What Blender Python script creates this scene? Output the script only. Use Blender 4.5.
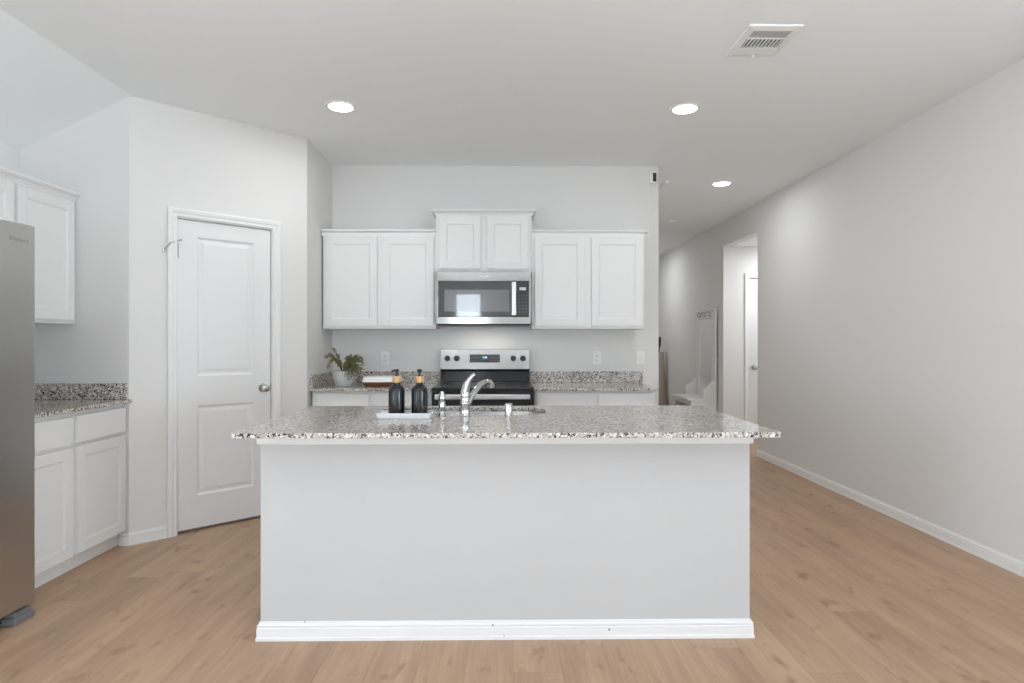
import bpy, bmesh, math, random
from mathutils import Vector, Matrix
for o in list(bpy.data.objects): bpy.data.objects.remove(o)
S = bpy.context.scene
COL = S.collection
R = math.radians
random.seed(7)

# ------------------------------------------------------------------ camera, world, light, exposure
EYE = 1.255
cam_d = bpy.data.cameras.new('camera')
cam_d.sensor_width = 36
cam_d.lens = 615 / 1024 * 36
cam_d.clip_start = 0.02
cam = bpy.data.objects.new('camera', cam_d); COL.objects.link(cam)
cam.location = (0, 0, EYE)
cam.rotation_euler = (R(90), 0, -8.5 / 615)
S.camera = cam
S.view_settings.view_transform = 'Standard'
S.view_settings.look = 'None'
S.view_settings.gamma = 1
S.view_settings.use_curve_mapping = False
S.view_settings.exposure = 0.54
S.cycles.max_bounces = 14
S.cycles.diffuse_bounces = 9
S.cycles.glossy_bounces = 5
S.cycles.transparent_max_bounces = 8
S.cycles.sample_clamp_indirect = 6
S.cycles.use_denoising = True

W = bpy.data.worlds.new('sky'); S.world = W; W.use_nodes = True
wn = W.node_tree
sky = wn.nodes.new('ShaderNodeTexSky'); sky.sky_type = 'HOSEK_WILKIE'
sky.turbidity = 4; sky.ground_albedo = 0.5; sky.sun_direction = (0.3, 0.5, 0.8)
bg = wn.nodes['Background']; bg.inputs[1].default_value = 2.0
wn.links.new(sky.outputs[0], bg.inputs[0])

def area(name, loc, rot, sx, sy, power, col=(1, 1, 1), spread=None):
    d = bpy.data.lights.new(name, 'AREA'); d.shape = 'RECTANGLE'; d.size = sx; d.size_y = sy
    d.energy = power; d.color = col
    if spread: d.spread = spread
    o = bpy.data.objects.new(name, d); COL.objects.link(o); o.location = loc; o.rotation_euler = rot
    return o
DAY = (0.83, 0.94, 1.035)
WIN_REAR = [(-1.14, -0.50, 0.12, 2.40), (0.95, 1.75, 0.75, 2.06), (1.85, 2.65, 0.75, 2.06), (-2.75, -1.75, 0.75, 2.06)]  # only the first shows in the microwave door; the rest are added for light
WIN_SIDE_ADDED = [(-2.9, -1.5, 0.6, 2.1), (-1.0, 0.4, 0.6, 2.1)]  # made-up windows out of view, there to light the room from both sides
REAR = -4.5
LW, RW = -2.97, 2.78
UP = 42                                                          # tilts the window lamps up to brighten the ceiling
P_DAY = 46.0                                                     # watts per square metre of window
for x0, x1, z0, z1 in WIN_REAR:
    area('daylight_fill', ((x0 + x1) / 2, REAR - 0.34, (z0 + z1) / 2), (R(90 + (0 if z0 < .5 else UP)), 0, 0), x1 - x0 - .06, z1 - z0 - .06, P_DAY * (.6 if z0 < .5 else .2) * (x1 - x0) * (z1 - z0), DAY)
for y0, y1, z0, z1 in WIN_SIDE_ADDED:  # fill lamps behind the added side windows
    area('daylight_fill', (LW - 0.34, (y0 + y1) / 2, (z0 + z1) / 2), (0, R(-90 - UP), 0), z1 - z0 - .06, y1 - y0 - .06, P_DAY * (y1 - y0) * (z1 - z0), DAY)
    area('daylight_fill', (RW + 0.34, (y0 + y1) / 2, (z0 + z1) / 2), (0, R(90 + UP), 0), z1 - z0 - .06, y1 - y0 - .06, P_DAY * 1.3 * (y1 - y0) * (z1 - z0), DAY)

# ------------------------------------------------------------------ materials
def lin(c):
    return tuple(((v / 255) / 12.92 if v / 255 <= .04045 else (((v / 255) + .055) / 1.055) ** 2.4) for v in c)
def mat(name, col, rough=.5, metal=0, spec=.5, coat=0, coat_r=.05, emit=None, estr=0):
    m = bpy.data.materials.new(name); m.use_nodes = True
    b = m.node_tree.nodes['Principled BSDF']
    b.inputs['Base Color'].default_value = (*col, 1)
    b.inputs['Roughness'].default_value = rough
    b.inputs['Metallic'].default_value = metal
    b.inputs['Specular IOR Level'].default_value = spec
    b.inputs['Coat Weight'].default_value = coat
    b.inputs['Coat Roughness'].default_value = coat_r
    if emit:
        b.inputs['Emission Color'].default_value = (*emit, 1); b.inputs['Emission Strength'].default_value = estr
    return m
class NT:
    def __init__(s, m): s.t = m.node_tree; s.b = s.t.nodes['Principled BSDF']
    def n(s, typ, **kw):
        x = s.t.nodes.new(typ)
        for k, v in kw.items(): setattr(x, k, v)
        return x
    def l(s, a, b): s.t.links.new(a, b)
    def m(s, op, a, b=None, c=None):
        x = s.n('ShaderNodeMath', operation=op)
        for i, v in enumerate((a, b, c)):
            if v is None: continue
            if isinstance(v, (int, float)): x.inputs[i].default_value = v
            else: s.l(v, x.inputs[i])
        return x.outputs[0]
    def ramp(s, fac, stops, interp='LINEAR'):
        x = s.n('ShaderNodeValToRGB'); x.color_ramp.interpolation = interp
        e = x.color_ramp.elements
        while len(e) < len(stops): e.new(.5)
        for i, (p, c) in enumerate(stops):
            e[i].position = p; e[i].color = (*c, 1) if len(c) == 3 else c
        s.l(fac, x.inputs[0]); return x.outputs[0]
    def mix(s, fac, a, b, mode='MIX'):
        x = s.n('ShaderNodeMix', data_type='RGBA', blend_type=mode)
        for sock, v in ((x.inputs[0], fac), (x.inputs[6], a), (x.inputs[7], b)):
            if isinstance(v, (int, float)): sock.default_value = v
            elif isinstance(v, tuple): sock.default_value = (*v, 1)
            else: s.l(v, sock)
        return x.outputs[2]
    def bump(s, h, strength=.1, dist=.002):
        x = s.n('ShaderNodeBump'); x.inputs['Strength'].default_value = strength; x.inputs['Distance'].default_value = dist
        s.l(h, x.inputs['Height']); s.l(x.outputs[0], s.b.inputs['Normal'])
    def pos(s): return s.n('ShaderNodeNewGeometry').outputs['Position']
    def obj(s): return s.n('ShaderNodeTexCoord').outputs['Object']
    def noise(s, vec, scale, detail=3, rough=.5):
        x = s.n('ShaderNodeTexNoise'); x.inputs['Scale'].default_value = scale
        x.inputs['Detail'].default_value = detail; x.inputs['Roughness'].default_value = rough
        s.l(vec, x.inputs['Vector']); return x
    def mapv(s, vec, sc):
        x = s.n('ShaderNodeMapping'); x.inputs['Scale'].default_value = sc; s.l(vec, x.inputs[0]); return x.outputs[0]

def paint(name, col, rough=.85, bump=.12, scale=220):
    m = mat(name, col, rough, spec=.3); t = NT(m)
    nz = t.noise(t.pos(), scale, 2)
    t.bump(nz.outputs[0], bump, .002)
    n2 = t.noise(t.pos(), 1.3, 2)
    t.l(t.mix(t.m('MULTIPLY', n2.outputs[0], .06), col, tuple(c * .9 for c in col)), t.b.inputs['Base Color'])
    return m
M_wall = paint('wall_paint', (.73, .725, .712))
M_ceil = paint('ceiling_paint', (.87, .895, .908), .9, .25, 120)
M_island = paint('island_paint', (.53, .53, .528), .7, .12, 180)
M_trim = paint('trim_paint', (.79, .79, .785), .4, .03, 60)
M_cab = paint('cabinet_paint', (.76, .76, .752), .38, .02, 80)
M_door = paint('door_paint', (.77, .77, .768), .42, .03, 60)
M_dark = mat('void_shade', (.02, .02, .022), .9)
M_black = mat('black_plastic', (.016, .016, .018), .35)
M_plate = mat('white_plastic', (.82, .82, .81), .35)

def scuffed_trim():
    m = paint('scuffed_trim_paint', (.78, .78, .785), .4, .03, 60); t = NT(m)
    v = t.n('ShaderNodeTexVoronoi'); v.inputs['Scale'].default_value = 13; t.l(t.pos(), v.inputs['Vector'])
    spot = t.m('LESS_THAN', v.outputs['Distance'], .07)
    nz = t.noise(t.pos(), 6, 2)
    gate = t.m('GREATER_THAN', nz.outputs[0], .5)
    t.l(t.mix(t.m('MULTIPLY', spot, gate), (.78, .78, .785), (.3, .28, .26)), t.b.inputs['Base Color'])
    return m
M_scuff = scuffed_trim()

def floor_mat():
    m = mat('oak_planks', (.4, .27, .18), .42, spec=.4); t = NT(m)
    sp = t.n('ShaderNodeSeparateXYZ'); t.l(t.pos(), sp.inputs[0])
    PW, PL = .186, 1.24
    rx = t.m('DIVIDE', t.m('ADD', sp.outputs[0], 20.05), PW)
    row = t.m('FLOOR', rx)
    w1 = t.n('ShaderNodeTexWhiteNoise', noise_dimensions='1D'); t.l(row, w1.inputs['W'])
    ry = t.m('ADD', t.m('DIVIDE', t.m('ADD', sp.outputs[1], 20), PL), t.m('MULTIPLY', w1.outputs[0], 7.3))
    colm = t.m('FLOOR', ry)
    cid = t.n('ShaderNodeCombineXYZ'); t.l(row, cid.inputs[0]); t.l(colm, cid.inputs[1])
    w2 = t.n('ShaderNodeTexWhiteNoise', noise_dimensions='3D'); t.l(cid.outputs[0], w2.inputs['Vector'])
    rnd = w2.outputs['Value']
    # grain, shifted per plank
    off = t.n('ShaderNodeVectorMath', operation='SCALE'); t.l(w2.outputs['Color'], off.inputs[0]); off.inputs['Scale'].default_value = 40
    add = t.n('ShaderNodeVectorMath', operation='ADD'); t.l(t.pos(), add.inputs[0]); t.l(off.outputs[0], add.inputs[1])
    g1 = t.noise(t.mapv(add.outputs[0], (6.5, 1.0, 1)), 1.3, 6, .62)
    g2 = t.noise(t.mapv(add.outputs[0], (70, 2.2, 1)), 1.0, 4, .6)
    kn = t.noise(t.mapv(add.outputs[0], (6.5, 2.8, 1)), 2.0, 3, .55)
    base = t.ramp(rnd, [(0, lin((156, 126, 103))), (.35, lin((168, 138, 112))), (.7, lin((178, 147, 121))), (1, lin((162, 132, 110)))])
    c = t.mix(t.ramp(g1.outputs[0], [(.3, (0, 0, 0)), (.75, (1, 1, 1))]), base, lin((196, 164, 134)))
    c2 = t.mix(t.m('MULTIPLY', t.ramp(g2.outputs[0], [(.42, (1, 1, 1)), (.62, (0, 0, 0))]), .20), c, lin((136, 106, 82)))
    c3 = t.mix(t.m('MULTIPLY', t.ramp(kn.outputs[0], [(.60, (0, 0, 0)), (.75, (1, 1, 1))]), .55), c2, lin((112, 84, 64)))
    fx = t.m('FRACT', rx); fy = t.m('FRACT', ry)
    ex = t.m('MINIMUM', fx, t.m('SUBTRACT', 1, fx)); ey = t.m('MULTIPLY', t.m('MINIMUM', fy, t.m('SUBTRACT', 1, fy)), PL / PW)
    seam = t.m('LESS_THAN', t.m('MINIMUM', ex, ey), .008)
    c4 = t.mix(t.m('MULTIPLY', seam, .2), c3, lin((92, 68, 52)))
    t.l(c4, t.b.inputs['Base Color'])
    t.l(t.m('MULTIPLY_ADD', g2.outputs[0], .15, .36), t.b.inputs['Roughness'])
    t.bump(t.m('SUBTRACT', g2.outputs[0], seam), .08, .001)
    return m
M_floor = floor_mat()

def granite():
    m = mat('speckled_granite', (.6, .6, .6), .12, spec=.4); t = NT(m)
    p = t.pos()
    nz = t.noise(p, 60, 2)
    wob = t.n('ShaderNodeVectorMath', operation='MULTIPLY_ADD'); t.l(nz.outputs['Color'], wob.inputs[0])
    wob.inputs[1].default_value = (.012, .012, .012); t.l(p, wob.inputs[2])
    def cells(scale, stops):
        v = t.n('ShaderNodeTexVoronoi'); v.inputs['Scale'].default_value = scale; t.l(wob.outputs[0], v.inputs['Vector'])
        sep = t.n('ShaderNodeSeparateColor'); t.l(v.outputs['Color'], sep.inputs[0])
        return t.ramp(sep.outputs[0], stops, 'CONSTANT'), sep.outputs[1]
    A, ra = cells(115, [(0, (.018, .018, .02)), (.10, (.09, .09, .092)), (.19, (.28, .265, .25)), (.33, (.46, .40, .35)), (.60, (.61, .555, .505)), (.80, (.76, .74, .715))])
    B, rb = cells(210, [(0, (.02, .02, .022)), (.14, (.17, .165, .16)), (.32, (.45, .41, .375)), (.62, (.67, .63, .59))])
    c = t.mix(t.m('GREATER_THAN', rb, .68), A, B)
    big = t.noise(p, 7, 2)
    c = t.mix(t.m('MULTIPLY', t.ramp(big.outputs[0], [(.45, (0, 0, 0)), (.7, (1, 1, 1))]), .35), c, (.60, .51, .44), 'MULTIPLY')
    t.l(c, t.b.inputs['Base Color'])
    return m
M_gran = granite()

def steel(name, axis, col=(.60, .595, .585), rough=.27, var=.08):
    m = mat(name, col, rough, 1); t = NT(m)
    sc = {'z': (260, 260, 3), 'x': (3, 260, 260), 'y': (260, 3, 260)}[axis]
    nz = t.noise(t.mapv(t.pos(), sc), 1, 3, .6)
    t.bump(nz.outputs[0], .0015 if axis == 'z' else .010, .0006)
    t.l(t.m('MULTIPLY_ADD', nz.outputs[0], var, rough - var / 2), t.b.inputs['Roughness'])
    return m
M_steel_v = steel('brushed_steel_upright', 'z', (.56, .555, .545), .30, .015)
M_steel_h = steel('brushed_steel_level', 'x', (.37, .365, .355), .10, .03)
M_steel_rail = steel('satin_steel_rail', 'x', (.62, .615, .605), .38)
M_sink = steel('sink_steel', 'x', (.34, .335, .33), .25)
M_chrome = mat('chrome', (.60, .60, .60), .05, 1)
M_nickel = mat('satin_nickel', (.56, .54, .51), .25, 1)
M_cook = mat('ceramic_cooktop', (.03, .03, .032), .22, spec=.5)
M_bglass = mat('black_glass', (.012, .012, .014), .05, spec=.5, coat=.6)
M_oven = mat('dark_oven_glass', (.03, .031, .034), .045, spec=.7, coat=.5)
M_gray_pl = mat('grey_plastic', (.17, .17, .175), .5)
M_glow = mat('lamp_lens', (.9, .9, .9), .4, emit=(1, .985, .96), estr=6.5)
M_disp = mat('display_light', (.02, .05, .08), .3, emit=(.35, .75, 1.0), estr=1.6)
M_dispbg = mat('display_screen', (.01, .03, .05), .1, emit=(.02, .09, .18), estr=.25)
M_ink = mat('grey_ink', (.30, .30, .31), .4)
M_icon = mat('panel_icon', (.16, .16, .165), .4)
M_mirror = mat('mirror_glass', (.86, .86, .86), .02, 1)
M_soap = mat('black_bottle', (.011, .011, .013), .2, spec=.42)
M_ceramic = mat('white_ceramic', (.80, .80, .80), .22, coat=.3)
M_shadowbin = mat('shaded_wicker', (.16, .155, .15), .8)  # basket colour kept dark for the shade inside the open bench

def wood(name, a, b, sc):
    m = mat(name, a, .45); t = NT(m)
    nz = t.noise(t.mapv(t.obj(), sc), 1, 4, .6)
    t.l(t.mix(t.ramp(nz.outputs[0], [(.3, (0, 0, 0)), (.7, (1, 1, 1))]), a, b), t.b.inputs['Base Color'])
    return m
M_walnut = wood('brown_wood', lin((140, 90, 58)), lin((88, 54, 36)), (6, 30, 90))
M_bamboo = wood('pale_bamboo', lin((205, 170, 122)), lin((180, 142, 96)), (120, 120, 20))
M_thresh = wood('oak_threshold', lin((150, 112, 80)), lin((120, 86, 60)), (8, 60, 60))
def pot_mat():
    m = mat('grey_pot_glaze', (.55, .55, .54), .8); t = NT(m)
    nz = t.noise(t.mapv(t.obj(), (30, 30, 120)), 1, 4, .65)
    t.l(t.mix(nz.outputs[0], (.62, .62, .61), (.44, .44, .435)), t.b.inputs['Base Color']); t.bump(nz.outputs[0], .3, .003)
    return m
M_pot = pot_mat()
def leaf_mat(name, a, b):
    m = mat(name, a, .6); t = NT(m)
    nz = t.noise(t.obj(), 60, 2)
    t.l(t.mix(nz.outputs[0], a, b), t.b.inputs['Base Color']); return m
M_leaf = leaf_mat('olive_leaf', lin((150, 148, 112)), lin((100, 102, 72)))
M_twig = mat('twig', lin((92, 80, 60)), .7)
M_dry = leaf_mat('dark_dried_leaf', lin((62, 60, 50)), lin((84, 58, 48)))
M_taupe = paint('taupe_ceramic', lin((178, 166, 156)), .6, .1, 60)

def glass_pane():
    m = bpy.data.materials.new('window_glass'); m.use_nodes = True; t = m.node_tree
    t.nodes.remove(t.nodes['Principled BSDF']); out = t.nodes['Material Output']
    tr = t.nodes.new('ShaderNodeBsdfTransparent'); gl = t.nodes.new('ShaderNodeBsdfGlossy'); gl.inputs['Roughness'].default_value = .02
    fr = t.nodes.new('ShaderNodeFresnel'); fr.inputs[0].default_value = 1.45
    mx = t.nodes.new('ShaderNodeMixShader'); t.links.new(fr.outputs[0], mx.inputs[0]); t.links.new(tr.outputs[0], mx.inputs[1]); t.links.new(gl.outputs[0], mx.inputs[2])
    t.links.new(mx.outputs[0], out.inputs[0]); return m
M_glass = glass_pane()

# ------------------------------------------------------------------ mesh helpers
class MB:
    """collects shapes; build() links them as one mesh object"""
    def __init__(s): s.bm = bmesh.new()
    def box(s, x0, x1, y0, y1, z0, z1, bev=0, seg=2):
        x0, x1 = sorted((x0, x1)); y0, y1 = sorted((y0, y1)); z0, z1 = sorted((z0, z1))
        vs = [s.bm.verts.new(p) for p in ((x0, y0, z0), (x1, y0, z0), (x1, y1, z0), (x0, y1, z0), (x0, y0, z1), (x1, y0, z1), (x1, y1, z1), (x0, y1, z1))]
        fs = [s.bm.faces.new([vs[i] for i in f]) for f in ((3, 2, 1, 0), (4, 5, 6, 7), (0, 1, 5, 4), (1, 2, 6, 5), (2, 3, 7, 6), (3, 0, 4, 7))]
        if bev:
            es = list({e for f in fs for e in f.edges})
            bmesh.ops.bevel(s.bm, geom=es, offset=bev, segments=seg, affect='EDGES', profile=.5)
        return s
    def prism(s, pts, lo, hi, axis='z'):
        def P(a, b, c): return {'z': (a, b, c), 'y': (a, c, b), 'x': (c, a, b)}[axis]
        lo_v = [s.bm.verts.new(P(a, b, lo)) for a, b in pts]; hi_v = [s.bm.verts.new(P(a, b, hi)) for a, b in pts]
        n = len(pts)
        s.bm.faces.new(lo_v[::-1]); s.bm.faces.new(hi_v)
        for i in range(n): s.bm.faces.new((lo_v[i], lo_v[(i + 1) % n], hi_v[(i + 1) % n], hi_v[i]))
        return s
    def loops(s, rings, cap0=True, cap1=True, closed=True):
        vr = [[s.bm.verts.new(p) for p in r] for r in rings]
        for a, b in zip(vr, vr[1:]):
            n = len(a)
            for i in range(n if closed else n - 1):
                j = (i + 1) % n
                s.bm.faces.new((a[i], a[j], b[j], b[i]))
        if cap0: s.bm.faces.new(vr[0][::-1])
        if cap1: s.bm.faces.new(vr[-1])
        return s
    def lathe(s, prof, cx=0, cy=0, cz=0, n=32, cap0=True, cap1=True, axis='z'):
        def P(r, h, a):
            u, v = r * math.cos(a), r * math.sin(a)
            return {'z': (cx + u, cy + v, cz + h), 'y': (cx + u, cy + h, cz + v), 'x': (cx + h, cy + u, cz + v)}[axis]
        return s.loops([[P(r, h, 2 * math.pi * i / n) for i in range(n)] for r, h in prof], cap0, cap1)
    def tube(s, pts, rad, n=14, cap=True):
        pts = [Vector(p) for p in pts]
        if isinstance(rad, (int, float)): rad = [rad] * len(pts)
        rings = []; up = Vector((0, 0, 1))
        t0 = (pts[1] - pts[0]).normalized()
        side = t0.cross(up)
        if side.length < .1: side = t0.cross(Vector((0, 1, 0)))
        side.normalize()
        for i, p in enumerate(pts):
            a = pts[max(i - 1, 0)]; b = pts[min(i + 1, len(pts) - 1)]
            t = (b - a).normalized(); side = (side - t * side.dot(t)).normalized(); w = t.cross(side)
            rings.append([p + (side * math.cos(2 * math.pi * k / n) + w * math.sin(2 * math.pi * k / n)) * rad[i] for k in range(n)])
        return s.loops(rings, cap, cap)
    def sweep(s, path, prof, closed=False):
        """profile [(out, z)] swept along an XY path with mitred corners; out is to the right of travel"""
        path = [Vector((p[0], p[1])) for p in path]; n = len(path); rings = []
        for i, p in enumerate(path):
            d0 = (path[i] - path[i - 1]).normalized() if i > 0 or closed else None
            d1 = (path[(i + 1) % n] - path[i]).normalized() if i < n - 1 or closed else None
            if d0 is None: d0 = d1
            if d1 is None: d1 = d0
            n0 = Vector((d0.y, -d0.x)); n1 = Vector((d1.y, -d1.x))
            mt = (n0 + n1).normalized(); k = 1 / max(.2, mt.dot(n0))
            rings.append([(p.x + mt.x * o * k, p.y + mt.y * o * k, z) for o, z in prof])
        if closed: rings.append(rings[0])
        return s.loops(rings, not closed, not closed)
    def sphere(s, c, r, sx=1, sy=1, sz=1, u=16, v=10):
        g = bmesh.ops.create_uvsphere(s.bm, u_segments=u, v_segments=v, radius=r, matrix=Matrix.Translation(c) @ Matrix.Diagonal((sx, sy, sz, 1)))
        return s
    def build(s, name, material, parent=None, smooth=None, loc=None):
        bmesh.ops.remove_doubles(s.bm, verts=s.bm.verts, dist=1e-6)
        bmesh.ops.recalc_face_normals(s.bm, faces=s.bm.faces)
        me = bpy.data.meshes.new(name); s.bm.to_mesh(me); s.bm.free()
        me.materials.append(material)
        if smooth is not None:
            for p in me.polygons: p.use_smooth = True
            me.set_sharp_from_angle(angle=R(smooth))
        o = bpy.data.objects.new(name, me); COL.objects.link(o)
        if parent: o.parent = parent
        if loc: o.location = loc
        return o
def tag(o, label=None, cat=None, group=None, kind=None):
    if label: o['label'] = label
    if cat: o['category'] = cat
    if group: o['group'] = group
    if kind: o['kind'] = kind
    return o
def thing(name, label, cat, loc=(0, 0, 0), rz=0, group=None, kind=None):
    o = bpy.data.objects.new(name, None); o.empty_display_size = .05; COL.objects.link(o)
    o.location = loc; o.rotation_euler = (0, 0, rz)
    return tag(o, label, cat, group, kind)
def struct(name, mb, m, label, cat, smooth=None):
    return tag(mb.build(name, m, None, smooth), label, cat, None, 'structure')
def rrect(x0, x1, y0, y1, r, n=8):
    pts = []
    for cx, cy, a0 in ((x1 - r, y1 - r, 0), (x0 + r, y1 - r, 90), (x0 + r, y0 + r, 180), (x1 - r, y0 + r, 270)):
        for i in range(n + 1):
            a = R(a0 + 90 * i / n); pts.append((cx + r * math.cos(a), cy + r * math.sin(a)))
    return pts
def text_mesh(name, body, size, material, parent, loc, rot, depth=.0004):
    c = bpy.data.curves.new(name, 'FONT'); c.body = body; c.size = size; c.extrude = depth; c.align_x = 'CENTER'; c.align_y = 'CENTER'
    t = bpy.data.objects.new(name + '_curve', c); COL.objects.link(t)
    dg = bpy.context.evaluated_depsgraph_get()
    me = bpy.data.meshes.new_from_object(t.evaluated_get(dg)); me.name = name
    bpy.data.objects.remove(t)
    me.materials.clear(); me.materials.append(material)
    o = bpy.data.objects.new(name, me); COL.objects.link(o); o.parent = parent; o.location = loc; o.rotation_euler = rot
    return o

# ------------------------------------------------------------------ the room
CH = 2.77; CREASE = -2.29; SL = 2.43            # flat ceiling, crease line, height at the left wall
AX, AY = -2.306, 3.82; BX, BY = -1.470, 4.622   # ends of the pantry wall
BACK = 5.31; WEND = 1.343
OP0, OP1, OPH = 6.69, 7.74, 2.46                # opening in the right-hand wall
HALL = 11.5
struct('floor', MB().box(-3.2, 4.85, REAR - .25, HALL + .2, -.08, 0), M_floor, 'light oak plank floor running towards the hallway', 'floor')
m = MB()
m.box(CREASE, 2.92, REAR - .1, HALL + .1, CH, CH + .1)
m.prism([(CREASE, CH), (CREASE, CH + .1), (LW - .1, SL + .05), (LW - .1, SL - .05)], REAR - .1, AY + .02, 'y')
struct('ceiling', m, M_ceil, 'flat white ceiling sloping down along the cabinet wall beside the refrigerator', 'ceiling')
struct('wall_back', MB().box(-1.6, WEND, BACK, BACK + .12, 0, CH), M_wall, 'white kitchen wall behind the range', 'wall')
struct('wall_return', MB().box(-1.6, BX, BY, BACK, 0, CH), M_wall, 'narrow white wall between pantry wall and range wall', 'wall')
struct('wall_end', MB().box(LW, AX, AY, AY + .12, 0, CH), M_wall, 'white wall at the end of the counter beside the refrigerator', 'wall')
m = MB(); y0 = REAR - .12
m.box(LW - .12, LW, y0, AY + .12, 0, WIN_SIDE_ADDED[0][2]); m.box(LW - .12, LW, y0, AY + .12, WIN_SIDE_ADDED[0][3], SL + .02)
ys = [y0] + [v for w in WIN_SIDE_ADDED for v in w[:2]] + [AY + .12]
for a, b in zip(ys[::2], ys[1::2]): m.box(LW - .12, LW, a, b, WIN_SIDE_ADDED[0][2], WIN_SIDE_ADDED[0][3])
struct('wall_left', m, M_wall, 'white wall behind the refrigerator with added windows towards the rear', 'wall')
m = MB()
xs = sorted(WIN_REAR); z1 = 2.06; cur = LW
for a, b, z0, zt in xs:
    m.box(cur, a, REAR - .12, REAR, 0, CH)
    m.box(a, b, REAR - .12, REAR, 0, z0); m.box(a, b, REAR - .12, REAR, zt, CH); cur = b
m.box(cur, RW, REAR - .12, REAR, 0, CH)
struct('wall_rear', m, M_wall, 'white wall with unseen windows opposite the kitchen', 'wall')
m = MB()
m.box(RW, RW + .12, y0, OP0, 0, WIN_SIDE_ADDED[0][2]); m.box(RW, RW + .12, y0, OP0, WIN_SIDE_ADDED[0][3], CH)
ys = [y0] + [v for w in WIN_SIDE_ADDED for v in w[:2]] + [OP0]
for a, b in zip(ys[::2], ys[1::2]): m.box(RW, RW + .12, a, b, WIN_SIDE_ADDED[0][2], WIN_SIDE_ADDED[0][3])
m.box(RW, RW + .12, OP0, OP1, OPH, CH); m.box(RW, RW + .12, OP1, HALL, 0, CH)
struct('wall_right', m, M_wall, 'long white wall with a tall opening running down the hallway', 'wall')
DX0, DX1 = 3.105, 3.87; DH = 2.06
m = MB()
m.box(RW + .12, DX0, OP1, OP1 + .12, 0, OPH); m.box(DX1, 4.7, OP1, OP1 + .12, 0, OPH); m.box(DX0, DX1, OP1, OP1 + .12, DH, OPH)
struct('wall_sidehall_far', m, M_wall, 'white wall with a closed door inside the opening', 'wall')
struct('wall_sidehall_near', MB().box(RW + .12, 4.7, OP0 - .12, OP0, 0, OPH), M_wall, 'white near wall of the side passage', 'wall')
struct('wall_sidehall_end', MB().box(4.7, 4.8, OP0 - .12, OP1 + .12, 0, OPH), M_wall, 'white end wall of the side passage', 'wall')
struct('ceiling_sidehall', MB().box(RW + .12, 4.85, OP0 - .12, OP1 + .12, OPH, OPH + .1), M_ceil, 'lower white ceiling inside the opening', 'ceiling')
struct('wall_hall_left', MB().box(WEND - .12, WEND, BACK + .12, HALL, 0, CH), M_wall, 'white hallway wall behind the range wall', 'wall')
struct('wall_hall_end', MB().box(WEND - .12, RW + .12, HALL, HALL + .12, 0, CH), M_wall, 'white wall at the far end of the hallway', 'wall')

# pantry wall and its door, in the wall's own frame: x along the wall, y into it
PA = math.atan2(BY - AY, BX - AX); PL = math.hypot(BX - AX, BY - AY)
PM = Matrix.Translation((AX, AY, 0)) @ Matrix.Rotation(PA, 4, 'Z')
D0, D1 = .268, .896; DT = 2.062
m = MB()
m.box(0, D0, 0, .12, 0, CH); m.box(D1, PL, 0, .12, 0, CH); m.box(D0, D1, 0, .12, DT, CH)
m.bm.transform(PM)
struct('wall_pantry', m, M_wall, 'angled white wall holding the pantry door', 'wall')

BASE_P = [(0, 0), (.016, 0), (.016, .012), (.013, .016), (.013, .05), (.010, .054), (.012, .058), (.012, .063), (.006, .070), (.004, .077), (0, .077)]
def baseboard(name, path, label, mt=None, prof=BASE_P):
    return struct(name, MB().sweep(path, prof), mt or M_trim, label, 'baseboard')
def pw(t, d=0):
    v = PM @ Vector((t, d, 0)); return (v.x, v.y)
baseboard('baseboard_right', [(RW, OP0), (RW, REAR)], 'white baseboard along the long wall')
baseboard('baseboard_hall', [(RW, HALL), (RW, OP1)], 'white baseboard in the hallway past the opening')
baseboard('baseboard_pantry', [(AX - .05, AY), (AX, AY), pw(.21)], 'white baseboard between counter and pantry door')
baseboard('baseboard_pantry_right', [pw(.954), (BX, BY), (BX, BACK - .70)], 'white baseboard on the far side of the pantry door')
baseboard('baseboard_sidehall', [(RW + .12, OP1), (DX0 - .07, OP1)], 'white baseboard inside the opening')
baseboard('baseboard_left', [(LW, REAR), (LW, 1.9)], 'white baseboard behind the camera')

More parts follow.
